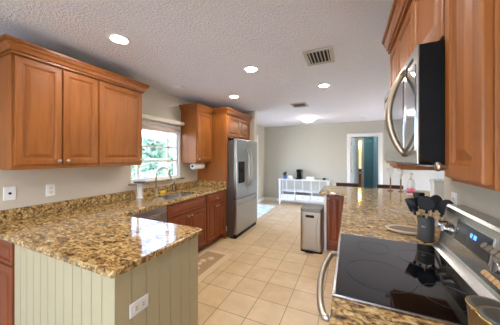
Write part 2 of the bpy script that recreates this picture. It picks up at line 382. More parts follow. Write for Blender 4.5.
pm.build('panel', M['white'], lf)
kn = MB(); kn.lathe([(.012, 0), (.012, .03), (.028, .04), (.03, .06), (.018, .07), (0, .072)], 16, (0, .68, .95), Matrix.Rotation(PI/2, 4, 'Y')); kn.build('door_knob', M['nickel'], lf)
hg = MB()
for z in (.25, 1.0, 1.8): hg.box(.001, -.012, z, .006, .03, z+.09)
hg.build('hinge', M['nickel'], lf)
lf.location = (DX0+.045, YB+.14, 0); lf.rotation_euler = (0, 0, -math.radians(17.5))

# kitchen window
wd = sroot('window_1', (XL, 2.42, WZ0))
ft = .045
fr = MB().plate(rect(WY0, WZ0, WY1, WZ1), [rect(WY0+ft, WZ0+ft, WY1-ft, WZ1-ft)], XL-.10, XL-.03, lambda u, v, w: (w, u, v), .004); fr.build('frame', M['white'], wd)
MB().plate(rect(WY0+.0005, WZ0, WY1-.0005, WZ1-.0005), [rect(WY0+.012, WZ0+.004, WY1-.012, WZ1-.012)], XL-.03, XL+.003, lambda u, v, w: (w, u, v)).build('reveal', M['white'], wd)
sa = MB(); sa.box(XL-.085, WY0+ft, 1.375, XL-.05, WY1-ft, 1.41); sa.box(XL-.08, WY0+ft, 1.595, XL-.055, WY1-ft, 1.621); sa.box(XL-.08, 2.66, WZ0+ft, XL-.055, 2.688, WZ1-ft); sa.box(XL-.08, 2.11, WZ0+ft, XL-.055, 2.138, WZ1-ft)
sa.build('sash_bars', M['white'], wd)
MB().box(XL-.07, WY0+ft, WZ0+ft, XL-.066, WY1-ft, WZ1-ft).build('pane', M['pane'], wd)
sl = tag(MB().box(XL-.03, 1.93, 1.083, XL+.055, 2.945, 1.1035, .004).build('window_sill', M['granite']), 'brown granite ledge under the kitchen window', 'window sill')
sl['kind'] = 'structure'
tag(MB().box(XL+.002, 1.9, 1.985, XL+.085, 2.906, 2.04, .004).build('valance', M['cream']), 'cream valance board across the top of the kitchen window', 'valance')
rb = thing('roller_blind', 'rolled up pale pink roller blind at top of the kitchen window', 'blind', (XL-.015, 2.42, 1.9))
MB().tube([(XL+.005, WY0+.035, 1.89), (XL+.005, WY1-.035, 1.89)], .034, 20).build('roll', M['blind'], rb)
MB().box(XL+.02, WY0+.05, 1.835, XL+.03, WY1-.05, 1.89, .003).build('hem', M['blind'], rb)
eb = MB(); eb.box(XL-.03, WY1-.03, 1.855, XL+.035, WY1-.024, 1.93); eb.build('bracket', M['white'], rb); eb = MB(); eb.box(XL-.03, WY0+.024, 1.855, XL+.035, WY0+.03, 1.93); eb.build('bracket', M['white'], rb)
# sliding glass door to the patio (left wall of the dining end)
sd = sroot('door_3', (XL, 5.45, 0))
cs = MB().plate([(SY0-.09, 0), (SY0, 0), (SY0, SZ1), (SY1, SZ1), (SY1, 0), (SY1+.09, 0), (SY1+.09, SZ1+.09), (SY0-.09, SZ1+.09)], [], XL, XL+.018, lambda u, v, w: (w, u, v), .004); cs.build('casing', M['white'], sd)
sf = MB().plate(rect(SY0, .003, SY1, SZ1), [rect(SY0+.06, .08, 5.42, SZ1-.06), rect(5.48, .08, SY1-.06, SZ1-.06)], XL-.1, XL-.05, lambda u, v, w: (w, u, v), .004); sf.build('frame', M['white'], sd)
MB().box(XL-.08, SY0+.05, .07, XL-.076, SY1-.05, SZ1-.05).build('pane', M['pane'], sd)
# unseen openings added to let daylight in: dining right wall, behind the camera
w4 = sroot('daylight_opening_dining', (XE, 5.5, .95))
MB().plate(rect(3.9, .08, 6.7, 1.5), [rect(3.96, .14, 5.27, 1.44), rect(5.33, .14, 6.64, 1.44)], XE+.02, XE+.09, lambda u, v, w: (w, u, v)).build('frame', M['white'], w4)
MB().box(XE+.05, 3.9, .08, XE+.054, 6.7, 1.5).build('pane', M['pane'], w4)
w3 = sroot('daylight_opening_near', (-.6, YN, 0))
MB().plate(rect(-2.2, .003, .3, 2.2), [rect(-2.14, .06, -.98, 2.14), rect(-.92, .06, .24, 2.14)], YN-.1, YN-.04, lambda u, v, w: (u, w, v)).build('frame', M['white'], w3)
MB().box(-2.2, YN-.08, .003, .3, YN-.076, 2.2).build('pane', M['pane'], w3)

# outside
struct(MB().box(-30, -16, -.2, 30, 26, -.12).build('ground', M['grass']))
struct(MB().box(-6.4, -1, -.119, XL-.16, 9.2, -.04).build('patio_floor', M['concrete']))
struct(MB().box(XE+.16, 0, -.119, 10, 9.2, -.04).build('bounce_floor_right', M['concrete']))  # unseen pale slab added to bounce daylight up to the ceiling
struct(MB().box(-6, -11, -.119, 4, YN-.16, -.04).build('bounce_floor_near', M['concrete']))  # second added bounce surface, outside the opening behind the camera
pg = thing('patio_cover', 'white beamed patio cover outside the kitchen window', 'pergola', (-4.5, 4.4, -.04))
for y in (0.2, 4.4, 9.4): MB().box(-6.3, y-.06, -.039, -6.18, y+.06, 2.1).build('post', M['white'], pg)
MB().box(-6.34, -.6, 2.1, -6.14, 9.8, 2.24).build('header', M['white'], pg)
for i in range(15): MB().box(XL-.2, -.4+i*.7, 2.24, -6.6, -.34+i*.7, 2.36).build('rafter', M['white'], pg)
def tree(name, label, cat, loc, h, rad, n, mat, seed):
    rnd = random.Random(seed); t = thing(name, label, cat, loc, 'garden greenery')
    x, y, z = loc
    MB().tube([(x, y, z-.1), (x+.05, y, z+h*.35), (x-.03, y+.05, z+h*.75)], [.1, .08, .04], 8).build('trunk', M['bark'], t)
    b = MB()
    cl = [(x+rnd.uniform(-rad, rad)*.7, y+rnd.uniform(-rad, rad)*.7, z+h*rnd.uniform(.2, .95)) for _ in range(24)]
    for i in range(n):
        c = Vector(rnd.choice(cl)); d = Vector((rnd.gauss(0, 1), rnd.gauss(0, 1), rnd.gauss(0, 1))).normalized()*rad*.5*rnd.random()**.4
        p = c+d; a = Vector((rnd.gauss(0, 1), rnd.gauss(0, 1), rnd.gauss(0, .6))).normalized(); q = a.orthogonal().normalized(); s = rnd.uniform(.07, .14)
        b.b.faces.new([b.b.verts.new(p+a*s), b.b.verts.new(p+q*s*.45), b.b.verts.new(p-a*s), b.b.verts.new(p-q*s*.45)])
    b.build('foliage', mat, t)
tree('garden_tree', 'tall leafy tree outside, left side of kitchen window view', 'tree', (-8.3, 5.0, -.12), 3.4, .95, 4200, M['green'], 1)
tree('garden_tree', 'pale green tree outside, middle of the kitchen window view', 'tree', (-8.6, 7.4, -.12), 3.0, .95, 4200, M['green2'], 2)
tree('garden_tree', 'dark green tree outside, right side of kitchen window view', 'tree', (-8.4, 9.8, -.12), 3.2, .95, 4200, M['green'], 3)
tree('garden_tree', 'distant green tree outside, behind the left garden tree', 'tree', (-11.5, 7.2, -.12), 3.6, 1.1, 4200, M['green'], 6)
tree('garden_tree', 'distant pale tree outside, behind the middle garden tree', 'tree', (-11.5, 10.4, -.12), 3.4, 1.1, 4200, M['green2'], 7)
tree('garden_bush', 'low leafy bush outside near the patio post', 'bush', (-6.85, 6.1, -.12), 1.5, .42, 1200, M['green2'], 4)
tree('garden_bush', 'low leafy bush outside at the patio corner', 'bush', (-6.85, 7.5, -.12), 1.5, .42, 1200, M['green'], 5)

# ------------------------------------------------------------------ cabinet pieces
FX = lambda x0, y0: (lambda u, v, w: (x0+w, y0+u, v))     # faces +X, u along +Y
FNX = lambda x0, y0: (lambda u, v, w: (x0-w, y0-u, v))    # faces -X, u along -Y
FNY = lambda x0, y0: (lambda u, v, w: (x0+u, y0-w, v))    # faces -Y, u along +X
def door_mb(fn, u0, v0, u1, v1, st=.055, th=.02):
    m = MB(); i = lambda d, w: rloop(u0, v0, u1, v1, d, w)
    k = min(1., (min(u1-u0, v1-v0)/2-st)/.055)
    m.rings([i(0, 0), i(0, th-.006), i(.002, th-.002), i(.006, th), i(st-.012, th), i(st-.008, th-.004), i(st-.004, th-.004), i(st, th-.011), i(st+.006*k, th-.012), i(st+.032*k, th-.003), i(st+.036*k, th-.002)], fn)
    return m
def slab_mb(fn, u0, v0, u1, v1, th=.02):
    m = MB(); i = lambda d, w: rloop(u0, v0, u1, v1, d, w)
    m.rings([i(0, 0), i(0, th-.006), i(.003, th-.001), i(.006, th), i(.026, th), i(.03, th-.009), i(.036, th-.01), i(.05, th-.002), i(.054, th-.001)], fn); return m
def knob_mb(fn, u, v, w=.02):
    m = MB(); t = bmesh.new(); prof = [(.006, 0), (.006, .012), (.013, .018), (.0155, .024), (.012, .03), (0, .032)]
    rs = []
    for r, z in prof:
        rs.append([m.b.verts.new(fn(u+max(r, 1e-4)*math.cos(2*PI*k/14), v+max(r, 1e-4)*math.sin(2*PI*k/14), w+z)) for k in range(14)])
    for a, b in zip(rs, rs[1:]):
        for k in range(14):
            f = m.b.faces.new((a[k], a[(k+1) % 14], b[(k+1) % 14], b[k])); f.smooth = True
    m.b.faces.new(rs[-1]); t.free(); return m
CPROF = lambda zt, o=.055: [(-.01, zt-.10), (.012, zt-.10), (.012, zt-.084), (.006, zt-.083), (.006, zt-.078), (.020, zt-.077), (.023, zt-.066), (o*.5, zt-.052), (o*.74, zt-.036), (o*.78, zt-.028), (o*.72, zt-.027), (o*.72, zt-.022), (o*.92, zt-.021), (o*.92, zt-.015), (o, zt-.013), (o, zt), (-.01, zt)]
def add_door(root, fn, u0, v0, u1, v1, knob=None, mat='wood', name='door', st=.055):
    d = door_mb(fn, u0, v0, u1, v1, st).build(name, M[mat], root)
    if knob: knob_mb(fn, *knob).build('knob', M['nickel'], d)
    return d

# --- left upper cabinets
XF = -2.298
def upper_left(y0, y1, doors, label, crown_path, z0=UB, x1=XF):
    t = thing('upper_cabinet', label, 'cabinet', (XL, (y0+y1)/2, z0))
    MB().box(XL+.002, y0, z0-.022, x1, y1, UT, .002).build('body', M['wood'], t)
    fn = FX(x1, 0)
    for a, b, kb in doors: add_door(t, fn, a, z0+.012, b, UT-.014, kb)
    if crown_path: MB().sweep(crown_path, CPROF(CR)).build('crown_molding', M['wood'], t)
    return t
upper_left(.748, 1.3635, [(.76, 1.058, (1.03, 1.422)), (1.066, 1.355, (1.094, 1.422))], 'two door maple wall cabinet on left wall nearest the camera', [(XL+.004, .748), (XF+.02, .748), (XF+.02, 1.3635)])
upper_left(1.3645, 1.876, [(1.372, 1.867, (1.835, 1.422))], 'single wide door maple wall cabinet just left of the kitchen window', [(XF+.02, 1.3645), (XF+.02, 1.876), (XL+.004, 1.876)])
upper_left(2.911, 3.352, [(2.925, 3.342, (2.955, 1.42))], 'narrow maple wall cabinet above paper towels, beside the fridge panel', [(XL+.004, 2.911), (XF+.02, 2.911), (XF+.02, 3.352)])
# --- fridge surround
oc = thing('fridge_cabinet', 'maple refrigerator surround, tall end panel with two door cabinet on top', 'cabinet', (-2.3, 3.86, 0))
MB().box(XL+.002, 3.354, 0, -1.997, 3.374, UT, .002).build('end_panel', M['wood'], oc)
MB().box(-1.999, 3.3545, .92, -1.975, 3.392, UT, .002).build('face_strip', M['wood'], oc)
MB().box(XL+.002, 3.394, 1.80, -1.999, 4.367, UT, .002).build('body', M['wood'], oc)
f2 = FX(-1.999, 0)
add_door(oc, f2, 3.40, 1.83, 3.876, UT-.014, (3.85, 1.865)); add_door(oc, f2, 3.884, 1.83, 4.36, UT-.014, (3.91, 1.865))
MB().sweep([(XF+.08, 3.354), (-1.975, 3.354), (-1.975, 4.367)], CPROF(CR)).build('crown_molding', M['wood'], oc)

# --- refrigerator
YF0, YF1 = 3.405, 4.35; xd = -1.80
rf = thing('refrigerator', 'stainless french door refrigerator with black dispenser', 'refrigerator', (-2.2, 3.86, 0))
MB().box(XL+.03, YF0, .03, xd-.07, YF1, 1.755, .006).build('cabinet_shell', M['fridge_side'], rf)
MB().box(xd-.14, YF0+.01, .0, xd-.025, YF1-.01, .07, .004).build('kick_grille', M['black'], rf)
def fdoor(y0, y1, z0, z1, name):
    m = MB(); m.box(xd-.068, y0, z0, xd, y1, z1, .014, 3); return m.build(name, M['fridge'], rf)
ymid = 3.862
ld = fdoor(YF0, ymid-.003, .70, 1.785, 'door'); rd = fdoor(ymid+.003, YF1, .70, 1.785, 'door'); fz = fdoor(YF0, YF1, .075, .688, 'freezer_drawer')
def bow(p0, p1, out, n=14):
    p0, p1, out = Vector(p0), Vector(p1), Vector(out)
    return [p0+(p1-p0)*(i/n)+out*min(1, 1.6*math.sin(PI*i/n)**.8 if 0 < i < n else 0) for i in range(n+1)]
MB().tube(bow((xd-.005, ymid-.06, .88), (xd-.005, ymid-.06, 1.62), (.06, 0, 0)), .014, 12).build('handle', M['steel'], ld)
MB().tube(bow((xd-.005, ymid+.06, .88), (xd-.005, ymid+.06, 1.62), (.06, 0, 0)), .014, 12).build('handle', M['steel'], rd)
MB().tube(bow((xd-.005, YF0+.07, .60), (xd-.005, YF1-.07, .60), (.055, 0, 0)), .013, 12).build('handle', M['steel'], fz)
dp = MB(); dp.plate(rect(3.48, .98, 3.71, 1.37), [rect(3.50, 1.0, 3.69, 1.24)], xd-.004, xd+.008, lambda u, v, w: (w, u, v), .003)
dp.box(xd-.001, 3.50, 1.0, xd+.002, 3.69, 1.24); dp.box(xd, 3.57, 1.17, xd+.02, 3.62, 1.24, .003); dp.box(xd, 3.5, 1.0, xd+.022, 3.69, 1.012, .002)
dp.build('dispenser', M['black'], ld)
MB().box(-2.06, YF0-.002, .12, -2.0, YF0+.001, .21).build('sticker', M['cream'], rf)
MB().box(xd-.12, YF0+.02, 1.756, xd-.072, YF0+.1, 1.79, .008).build('hinge_cover', M['black'], rf); MB().box(xd-.12, YF1-.1, 1.756, xd-.072, YF1-.02, 1.79, .008).build('hinge_cover', M['black'], rf)

# --- left base run (faces +X)
xb = -2.022
def base_body(root, y0, y1, mat='wood_shaded'):
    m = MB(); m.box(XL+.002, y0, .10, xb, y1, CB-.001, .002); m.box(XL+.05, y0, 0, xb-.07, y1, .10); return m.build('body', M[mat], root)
fb = FX(xb, 0)
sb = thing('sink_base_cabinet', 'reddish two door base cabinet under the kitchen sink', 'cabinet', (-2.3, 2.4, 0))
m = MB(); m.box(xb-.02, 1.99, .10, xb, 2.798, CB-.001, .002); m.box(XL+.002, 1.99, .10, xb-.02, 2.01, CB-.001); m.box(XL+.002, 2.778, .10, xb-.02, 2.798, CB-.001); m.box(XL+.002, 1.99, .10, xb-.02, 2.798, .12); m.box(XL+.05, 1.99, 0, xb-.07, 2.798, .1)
m.build('body', M['wood_shaded'], sb)
slab_mb(fb, 2.0, .70, 2.788, .86).build('false_drawer', M['wood_shaded'], sb)
add_door(sb, fb, 2.0, .115, 2.391, .69, (2.36, .65), 'wood_shaded'); add_door(sb, fb, 2.397, .115, 2.788, .69, (2.428, .65), 'wood_shaded')
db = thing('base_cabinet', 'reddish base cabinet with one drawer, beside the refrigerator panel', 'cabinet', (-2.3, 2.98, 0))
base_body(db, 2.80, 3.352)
d = slab_mb(fb, 2.812, .70, 3.342, .86).build('drawer', M['wood_shaded'], db); knob_mb(fb, 3.077, .78).build('knob', M['nickel'], d)
add_door(db, fb, 2.812, .115, 3.074, .69, (3.045, .65), 'wood_shaded'); add_door(db, fb, 3.08, .115, 3.342, .69, (3.109, .65), 'wood_shaded')
dw = thing('dishwasher', 'stainless dishwasher built in beside the sink cabinet', 'dishwasher', (-2.3, 1.69, 0))
MB().box(XL+.05, 1.392, .1, xb-.01, 1.986, CB-.004, .003).build('tub', M['black'], dw)
d = MB().box(xb-.01, 1.394, .115, xb+.022, 1.984, .80, .006).build('door', M['steel_h'], dw)
MB().box(xb-.01, 1.394, .803, xb+.018, 1.984, .868, .005).build('control_strip', M['steel_h'], dw)
MB().box(xb+.0205, 1.50, .755, xb+.024, 1.88, .785, .001).build('handle', M['steel'], d)
MB().box(xb-.08, 1.394, 0, xb-.06, 1.984, .11).build('kick_plate', M['black'], dw)

# --- left peninsula (beadboard) and its cabinet
PX, PY0, PY1 = -1.043, .698, 1.345
def bead(fn, u0, u1, z0, z1, step, th=.012):
    m = MB(); n = max(1, round((u1-u0)/step)); prof = [(u0, 0), (u0, th)]
    for i in range(1, n):
        c = u0+(u1-u0)*i/n; prof += [(c-.004, th), (c-.0015, th-.006), (c+.0015, th-.006), (c+.004, th)]
    prof += [(u1, th), (u1, 0)]
    A = [m.b.verts.new(fn(u, z0, w)) for u, w in prof]; B = [m.b.verts.new(fn(u, z1, w)) for u, w in prof]
    for k in range(len(prof)):
        k2 = (k+1) % len(prof); m.b.faces.new((A[k], A[k2], B[k2], B[k]))
    m.b.faces.new(A[::-1]); m.b.faces.new(B); return m
pn = thing('peninsula_base', 'cream sage beadboard peninsula base under the granite counter', 'peninsula', (-1.6, 1.03, 0))
MB().box(-2.095, PY0+.012, 0, PX-.012, PY1, CB-.001).build('carcass', M['bead'], pn)
bead(FNY(0, PY0+.012), -2.095, PX-.0125, 0, CB-.001, .085).build('front_panel', M['bead'], pn)
bead(FX(PX-.012, 0), PY0, PY1, 0, CB-.001, .0925).build('end_panel', M['bead'], pn)
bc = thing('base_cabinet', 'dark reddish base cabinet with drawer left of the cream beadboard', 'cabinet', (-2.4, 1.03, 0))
MB().box(XL+.002, PY0+.012, .1, -2.097, PY1, CB-.001, .002).build('body', M['wood_shaded'], bc)
MB().box(XL+.002, PY0+.08, 0, -2.097, PY1, .1).build('toe_kick', M['wood_shaded'], bc)
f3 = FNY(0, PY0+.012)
d = slab_mb(f3, XL+.02, .70, -2.11, .862).build('drawer', M['wood_shaded'], bc); knob_mb(f3, -2.36, .78).build('knob', M['nickel'], d)
add_door(bc, f3, XL+.02, .115, -2.11, .69, (-2.56, .65), 'wood_shaded')

# --- left countertop with sink cut-out
ct = thing('countertop', 'glossy brown granite countertop with sink and peninsula end, left side', 'countertop', (-2.0, 2, CB))
SX0, SX1, SKY0, SKY1 = -2.47, -2.085, 2.06, 2.74
def rrect(a, b, c, d, r, n=5):
    P = []
    for cx, cy, a0 in ((c-r, b+r, -PI/2), (c-r, d-r, 0), (a+r, d-r, PI/2), (a+r, b+r, PI)):
        P += [(cx+r*math.cos(a0+PI/2*k/n), cy+r*math.sin(a0+PI/2*k/n)) for k in range(n+1)]
    return P
outer = [(XL+.002, .668), (-1.02-.008, .668), (-1.012, .682), (-1.006, 1.35), (-1.016, 1.361), (-1.977, 1.361), (-1.977, 3.352), (XL+.002, 3.352)]
MB().plate(outer, [rrect(SX0, SKY0, SX1, SKY1, .05)], CB, CT, lambda u, v, w: (u, v, w), .008).build('slab', M['granite'], ct)
b = MB(); b.box(XL+.002, .668, CT, XL+.022, 3.352, 1.015, .002); b.box(XL+.022, 3.332, CT, -1.985, 3.352, 1.015, .002); b.build('backsplash', M['granite'], ct)
sk = thing('sink', 'stainless double bowl sink set in granite under the window', 'sink', (-2.28, 2.32, .7))
ym = 2.40
for a, c in ((SKY0-.008, ym-.006), (ym+.006, SKY1+.008)):
    m = MB(); L0 = rrect(SX0-.008, a, SX1+.008, c, .05); 
    def ins(L, k, z):
        cx = sum(p[0] for p in L)/len(L); cy = sum(p[1] for p in L)/len(L); return [(cx+(p[0]-cx)*k, cy+(p[1]-cy)*k, z) for p in L]
    lo = [ins(L0, 1.02, .872), ins(L0, 1, .8755), ins(L0, .96, .8755), ins(L0, .93, .72), ins(L0, .86, .70)]
    R = [[m.b.verts.new(p) for p in l] for l in lo]
    for A, B in zip(R, R[1:]):
        for k in range(len(A)):
            f = m.b.faces.new((A[k], A[(k+1) % len(A)], B[(k+1) % len(A)], B[k])); f.smooth = True
    m.b.faces.new(R[-1]); m.build('bowl', M['sink'], sk)
for y in (2.23, 2.57): MB().lathe([(0, .701), (.035, .701), (.04, .704), (.03, .705), (0, .703)], 16, (-2.28, y, 0)).build('drain', M['chrome'], sk)
fc = thing('faucet', 'tall chrome gooseneck faucet behind the kitchen sink', 'faucet', (-2.515, 2.29, CT))
MB().lathe([(.03, 0), (.03, .008), (.02, .02), (.018, .07), (.014, .08), (0, .08)], 20, (-2.515, 2.29, CT+.001)).build('base', M['nickel'], fc)
g = [(-2.515, 2.29, CT+.07), (-2.515, 2.29, CT+.28)]+[(-2.515+.10-.10*math.cos(a), 2.29+.03*(1-math.cos(a)), CT+.28+.11*math.sin(a)) for a in [PI*k/14 for k in range(1, 13)]]+[(-2.31, 2.352, CT+.26)]
MB().tube(g, .0115, 14).build('spout', M['nickel'], fc)
MB().tube([g[-1], (-2.295, 2.356, CT+.215)], [.015, .017], 14).build('spray_head', M['nickel'], fc)
MB().tube([(-2.515, 2.31, CT+.055), (-2.51, 2.36, CT+.075), (-2.50, 2.385, CT+.095)], [.008, .006, .006], 8).build('handle', M['nickel'], fc)
gs = thing('glass_stand', 'clear glass pedestal holding flat grey dish, left of the faucet', 'candle holder', (-2.49, 2.0, CT))
MB().lathe([(0, 0), (.045, 0), (.045, .01), (.03, .025), (.034, .06), (.03, .12), (.028, .17), (.036, .2), (0, .2)], 24, (-2.49, 2.0, CT+.001)).build('pedestal', M['frost'], gs)
MB().lathe([(0, .202), (.06, .203), (.075, .215), (.078, .222), (.068, .218), (0, .212)], 28, (-2.49, 2.0, CT)).build('dish', M['slate'], gs)
tag(MB().box(-2.57, 2.375, CT+.001, -2.52, 2.48, CT+.033, .006).build('sponge', M['yellow']), 'yellow sponge lying behind the kitchen sink', 'sponge')
sp = thing('soap_bottle', 'small clear soap pump bottle right of the faucet', 'bottle', (-2.53, 2.66, CT))
MB().lathe([(0, 0), (.03, 0), (.032, .01), (.032, .09), (.014, .115), (.014, .125), (0, .125)], 20, (-2.53, 2.66, CT+.001)).build('bottle_body', M['glass'], sp)
m = MB(); m.lathe([(.013, .125), (.013, .14), (.005, .143), (.005, .175), (.012, .178), (.012, .19), (0, .19)], 12, (-2.53, 2.66, CT)); m.tube([(-2.53, 2.66, CT+.183), (-2.495, 2.66, CT+.178)], .004, 8); m.build('pump', M['chrome'], sp)
# paper towels under the narrow upper cabinet
th = thing('paper_towel_holder', 'under cabinet paper towel holder with white roll', 'paper towel', (-2.40, 3.08, 1.305))
MB().lathe([(.02, -.14), (.052, -.14), (.054, -.137), (.054, .137), (.052, .14), (.02, .14), (.02, -.14)], 28, (-2.40, 3.09, 1.297), Matrix.Rotation(PI/2, 4, 'X')).build('roll', M['paper'], th)
m = MB(); m.tube([(-2.40, 2.93, 1.297), (-2.40, 3.25, 1.297)], .014, 12)
for y in (2.935, 3.245): m.tube([(-2.40, y, 1.297), (-2.40, y, 1.352)], .006, 8)
m.box(-2.43, 2.925, 1.35, -2.37, 3.255, 1.3562); m.build('rod', M['black'], th)

# outlets
def outlet(label, fn, u, v, kind='duplex', horiz=False, loc=(0, 0, 0)):
    t = thing('wall_outlet', label, 'outlet', loc)
    hw, hh = (.058, .036) if horiz else (.036, .058)
    if kind == 'coax': hw = .0385
    i = lambda d, w: rloop(u-hw, v-hh, u+hw, v+hh, d, w)
    MB().rings([i(0, 0), i(0, .003), i(.004, .006)], fn).build('cover_plate', M['white'], t)
    if kind == 'duplex':
        for s in (-1, 1):
            a, c = (u+s*.021, v) if horiz else (u, v+s*.021)
            q = MB(); q.rings([rloop(a-.015, c-.015, a+.015, c+.015, 0, .005), rloop(a-.015, c-.015, a+.015, c+.015, .001, .0085)], fn); r = q.build('receptacle', M['cream'], t)
            q = MB()
            for e in (-.006, .006):
                x0, y0 = (a, c+e) if horiz else (a+e, c)
                dx, dy = (.0045, .0012) if horiz else (.0012, .0045)
                q.rings([rloop(x0-dx, y0-dy, x0+dx, y0+dy, 0, .0075), rloop(x0-dx, y0-dy, x0+dx, y0+dy, .0001, .0092)], fn)
            q.build('slot', M['black'], r)
    elif kind == 'coax':
        knob = MB(); rs = [[knob.b.verts.new(fn(u+r*math.cos(2*PI*k/12), v+r*math.sin(2*PI*k/12), w)) for k in range(12)] for r, w in ((.01, .005), (.01, .012), (.005, .014), (.004, .02))]
        for A, B in zip(rs, rs[1:]):
            for k in range(12): knob.b.faces.new((A[k], A[(k+1) % 12], B[(k+1) % 12], B[k]))
        knob.b.faces.new(rs[-1]); knob.build('jack', M['black'], t)
    else:
        q = MB(); q.rings([rloop(u-.016, v-.033, u+.016, v+.033, 0, .005), rloop(u-.016, v-.033, u+.016, v+.033, .002, .011)], fn); q.build('rocker', M['cream'], t)
    return t
fl = FX(XL, 0)
outlet('square white wall plate with one black jack, left wall', fl, .842, 1.147, 'coax', loc=(XL, .842, 1.147))
outlet('upright white duplex outlet on left wall above the backsplash', fl, 1.121, 1.137, loc=(XL, 1.121, 1.137))
outlet('horizontal white outlet set in the end of the beadboard peninsula', FX(PX, 0), .835, .645, horiz=True, loc=(PX, .835, .645))
outlet('small white outlet on the range wall behind the utensils', FNX(XR, 0), -1.80, 1.17, loc=(XR, 1.8, 1.17))

# ------------------------------------------------------------------ right side
RY0, RY1 = .907, 1.664; RX = -.06
# range
rg = thing('range', 'stainless electric range with black glass cooktop', 'range', (.27, 1.285, 0))
m = MB(); m.box(-.035, RY0+.004, .09, XR-.006, RY1-.004, .90, .003); m.build('body', M['black'], rg)
m = MB(); m.plate(rect(RX, RY0+.001, .465, RY1-.001), [rect(RX+.012, RY0+.011, .455, RY1-.011)], .895, .9195, lambda u, v, w: (u, v, w), .002); m.build('cooktop_trim', M['steel_h'], rg)
cg = MB().box(RX+.0115, RY0+.0105, .90, .4555, RY1-.0105, .9205, .0008).build('cooktop_glass', M['glass_black'], rg)
def ringm(cx, cy, r, w=.0025):
    return MB().lathe([(r-w, .9203), (r, .9203), (r, .9212), (r-w, .9212), (r-w, .9203)], 56, (cx, cy, 0))
for cx, cy, r in ((.125, 1.15, .14), (.13, 1.48, .085), (.345, 1.075, .085), (.345, 1.42, .105)):
    ringm(cx, cy, r).build('burner_ring', M['ring'], cg)
od = MB().box(-.06, RY0+.012, .23, -.035, RY1-.012, .80, .006).build('oven_door', M['steel_h'], rg)
MB().box(-.063, RY0+.12, .34, -.06, RY1-.12, .66, .001).build('oven_window', M['glass_black'], od)
hp = [(-.06, RY0+.05, .79)]+[(-.095-.045*math.sin(PI*k/16)**.7 if 0 < k < 16 else -.095, RY0+.05+(RY1-RY0-.10)*k/16, .79) for k in range(17)]+[(-.06, RY1-.05, .79)]
MB().tube(hp, .016, 14).build('handle', M['nickel'], od)
MB().box(-.052, RY0+.006, .805, -.035, RY1-.006, .894, .004).build('front_trim', M['steel_h'], rg)
MB().box(-.058, RY0+.012, .10, -.035, RY1-.012, .222, .005).build('storage_drawer', M['steel_h'], rg)
# backguard: profile in xz, extruded along y
bgp = [(.458, .9205), (.470, .932), (.486, .945), (.492, .96), (.526, 1.165), (.535, 1.178), (.604, 1.178), (.604, .9205)]
m = MB().plate([(x, z) for x, z in bgp], [], RY0+.002, RY1-.002, lambda u, v, w: (u, w, v), .003); bk = m.build('backguard', M['steel_h'], rg)
sl_ = Vector((.034, 0, .205)).normalized(); nrm = Vector((-sl_.z, 0, sl_.x))
def bgf(u, v, w):       # u along -Y from RY1, v up the slope from .96, w out
    p = Vector((.492, RY1-u, .96))+sl_*v+nrm*w; return tuple(p)
i = lambda d, w: rloop(.185, .072, .488, .172, d, w)
MB().rings([i(0, 0), i(0, .003), i(.003, .005)], bgf).build('display_panel', simple('smoked_display', (62, 68, 74), .12, var=.02), bk)
i2 = lambda d, w: rloop(.178, .065, .495, .179, d, w)
MB().rings([i2(0, 0), i2(0, .002), i2(.004, .0025)], bgf).build('display_frame', M['chrome'], bk)
# blue clock digits (seven segment "12:30" blurred in the photo)
seg = {'1': 'bc', '2': 'abged', '3': 'abgcd', '0': 'abcdef'}
m = MB()
def sg(x, y, ch):
    W_, H_, t_ = .009, .018, .0024
    R_ = {'a': (0, H_-t_, W_, H_), 'g': (0, H_/2-t_/2, W_, H_/2+t_/2), 'd': (0, 0, W_, t_), 'b': (W_-t_, H_/2, W_, H_), 'c': (W_-t_, 0, W_, H_/2), 'f': (0, H_/2, t_, H_), 'e': (0, 0, t_, H_/2)}
    for k in seg[ch]:
        a, b_, c, d_ = R_[k]; m.rings([rloop(x+a, y+b_, x+c, y+d_, 0, .005), rloop(x+a, y+b_, x+c, y+d_, 0, .0055)], bgf)
for k, ch in enumerate('12'): sg(.325+k*.013, .128, ch)
for k, ch in enumerate('30'): sg(.359+k*.013, .128, ch)
m.build('clock_digits', M['blue'], bk)
def bknob(u):
    m = MB(); rs = []
    for r, w in ((.03, 0), (.03, .006), (.023, .008), (.021, .034), (.017, .038)):
        rs.append([m.b.verts.new(bgf(u+r*math.cos(2*PI*k/24), .10+r*math.sin(2*PI*k/24), w)) for k in range(24)])
    for A, B in zip(rs, rs[1:]):
        for k in range(24):
            f = m.b.faces.new((A[k], A[(k+1) % 24], B[(k+1) % 24], B[k])); f.smooth = True
    m.b.faces.new(rs[-1]); k_ = m.build('knob', M['chrome'], bk)
    q = MB(); q.rings([rloop(u-.004, .082, u+.004, .118, 0, .037), rloop(u-.004, .082, u+.004, .118, .001, .046)], bgf); q.build('grip', M['steel'], k_)
for u in (.045, .125, .60, .69): bknob(u)

# countertops right
c2 = thing('countertop', 'speckled granite bar countertop beyond the range', 'countertop', (.4, 3, CB))
outer = [(RX, RY1+.002), (XR-.001, RY1+.002), (XR-.001, 1.972), (1.25, 1.972), (1.25, 4.36), (-.36, 4.36), (-.42, 4.30), (-.42, 3.54), (-.38, 3.50), (RX, 3.50)]
MB().plate(outer, [], CB, CT, lambda u, v, w: (u, v, w), .008).build('slab', M['granite'], c2)
c3 = thing('countertop', 'granite countertop in front of range, nearest the camera', 'countertop', (.3, .6, CB))
MB().plate([(RX, .30), (XR-.001, .30), (XR-.001, RY0-.002), (RX, RY0-.002)], [], CB, CT, lambda u, v, w: (u, v, w), .008).build('slab', M['granite'], c3)
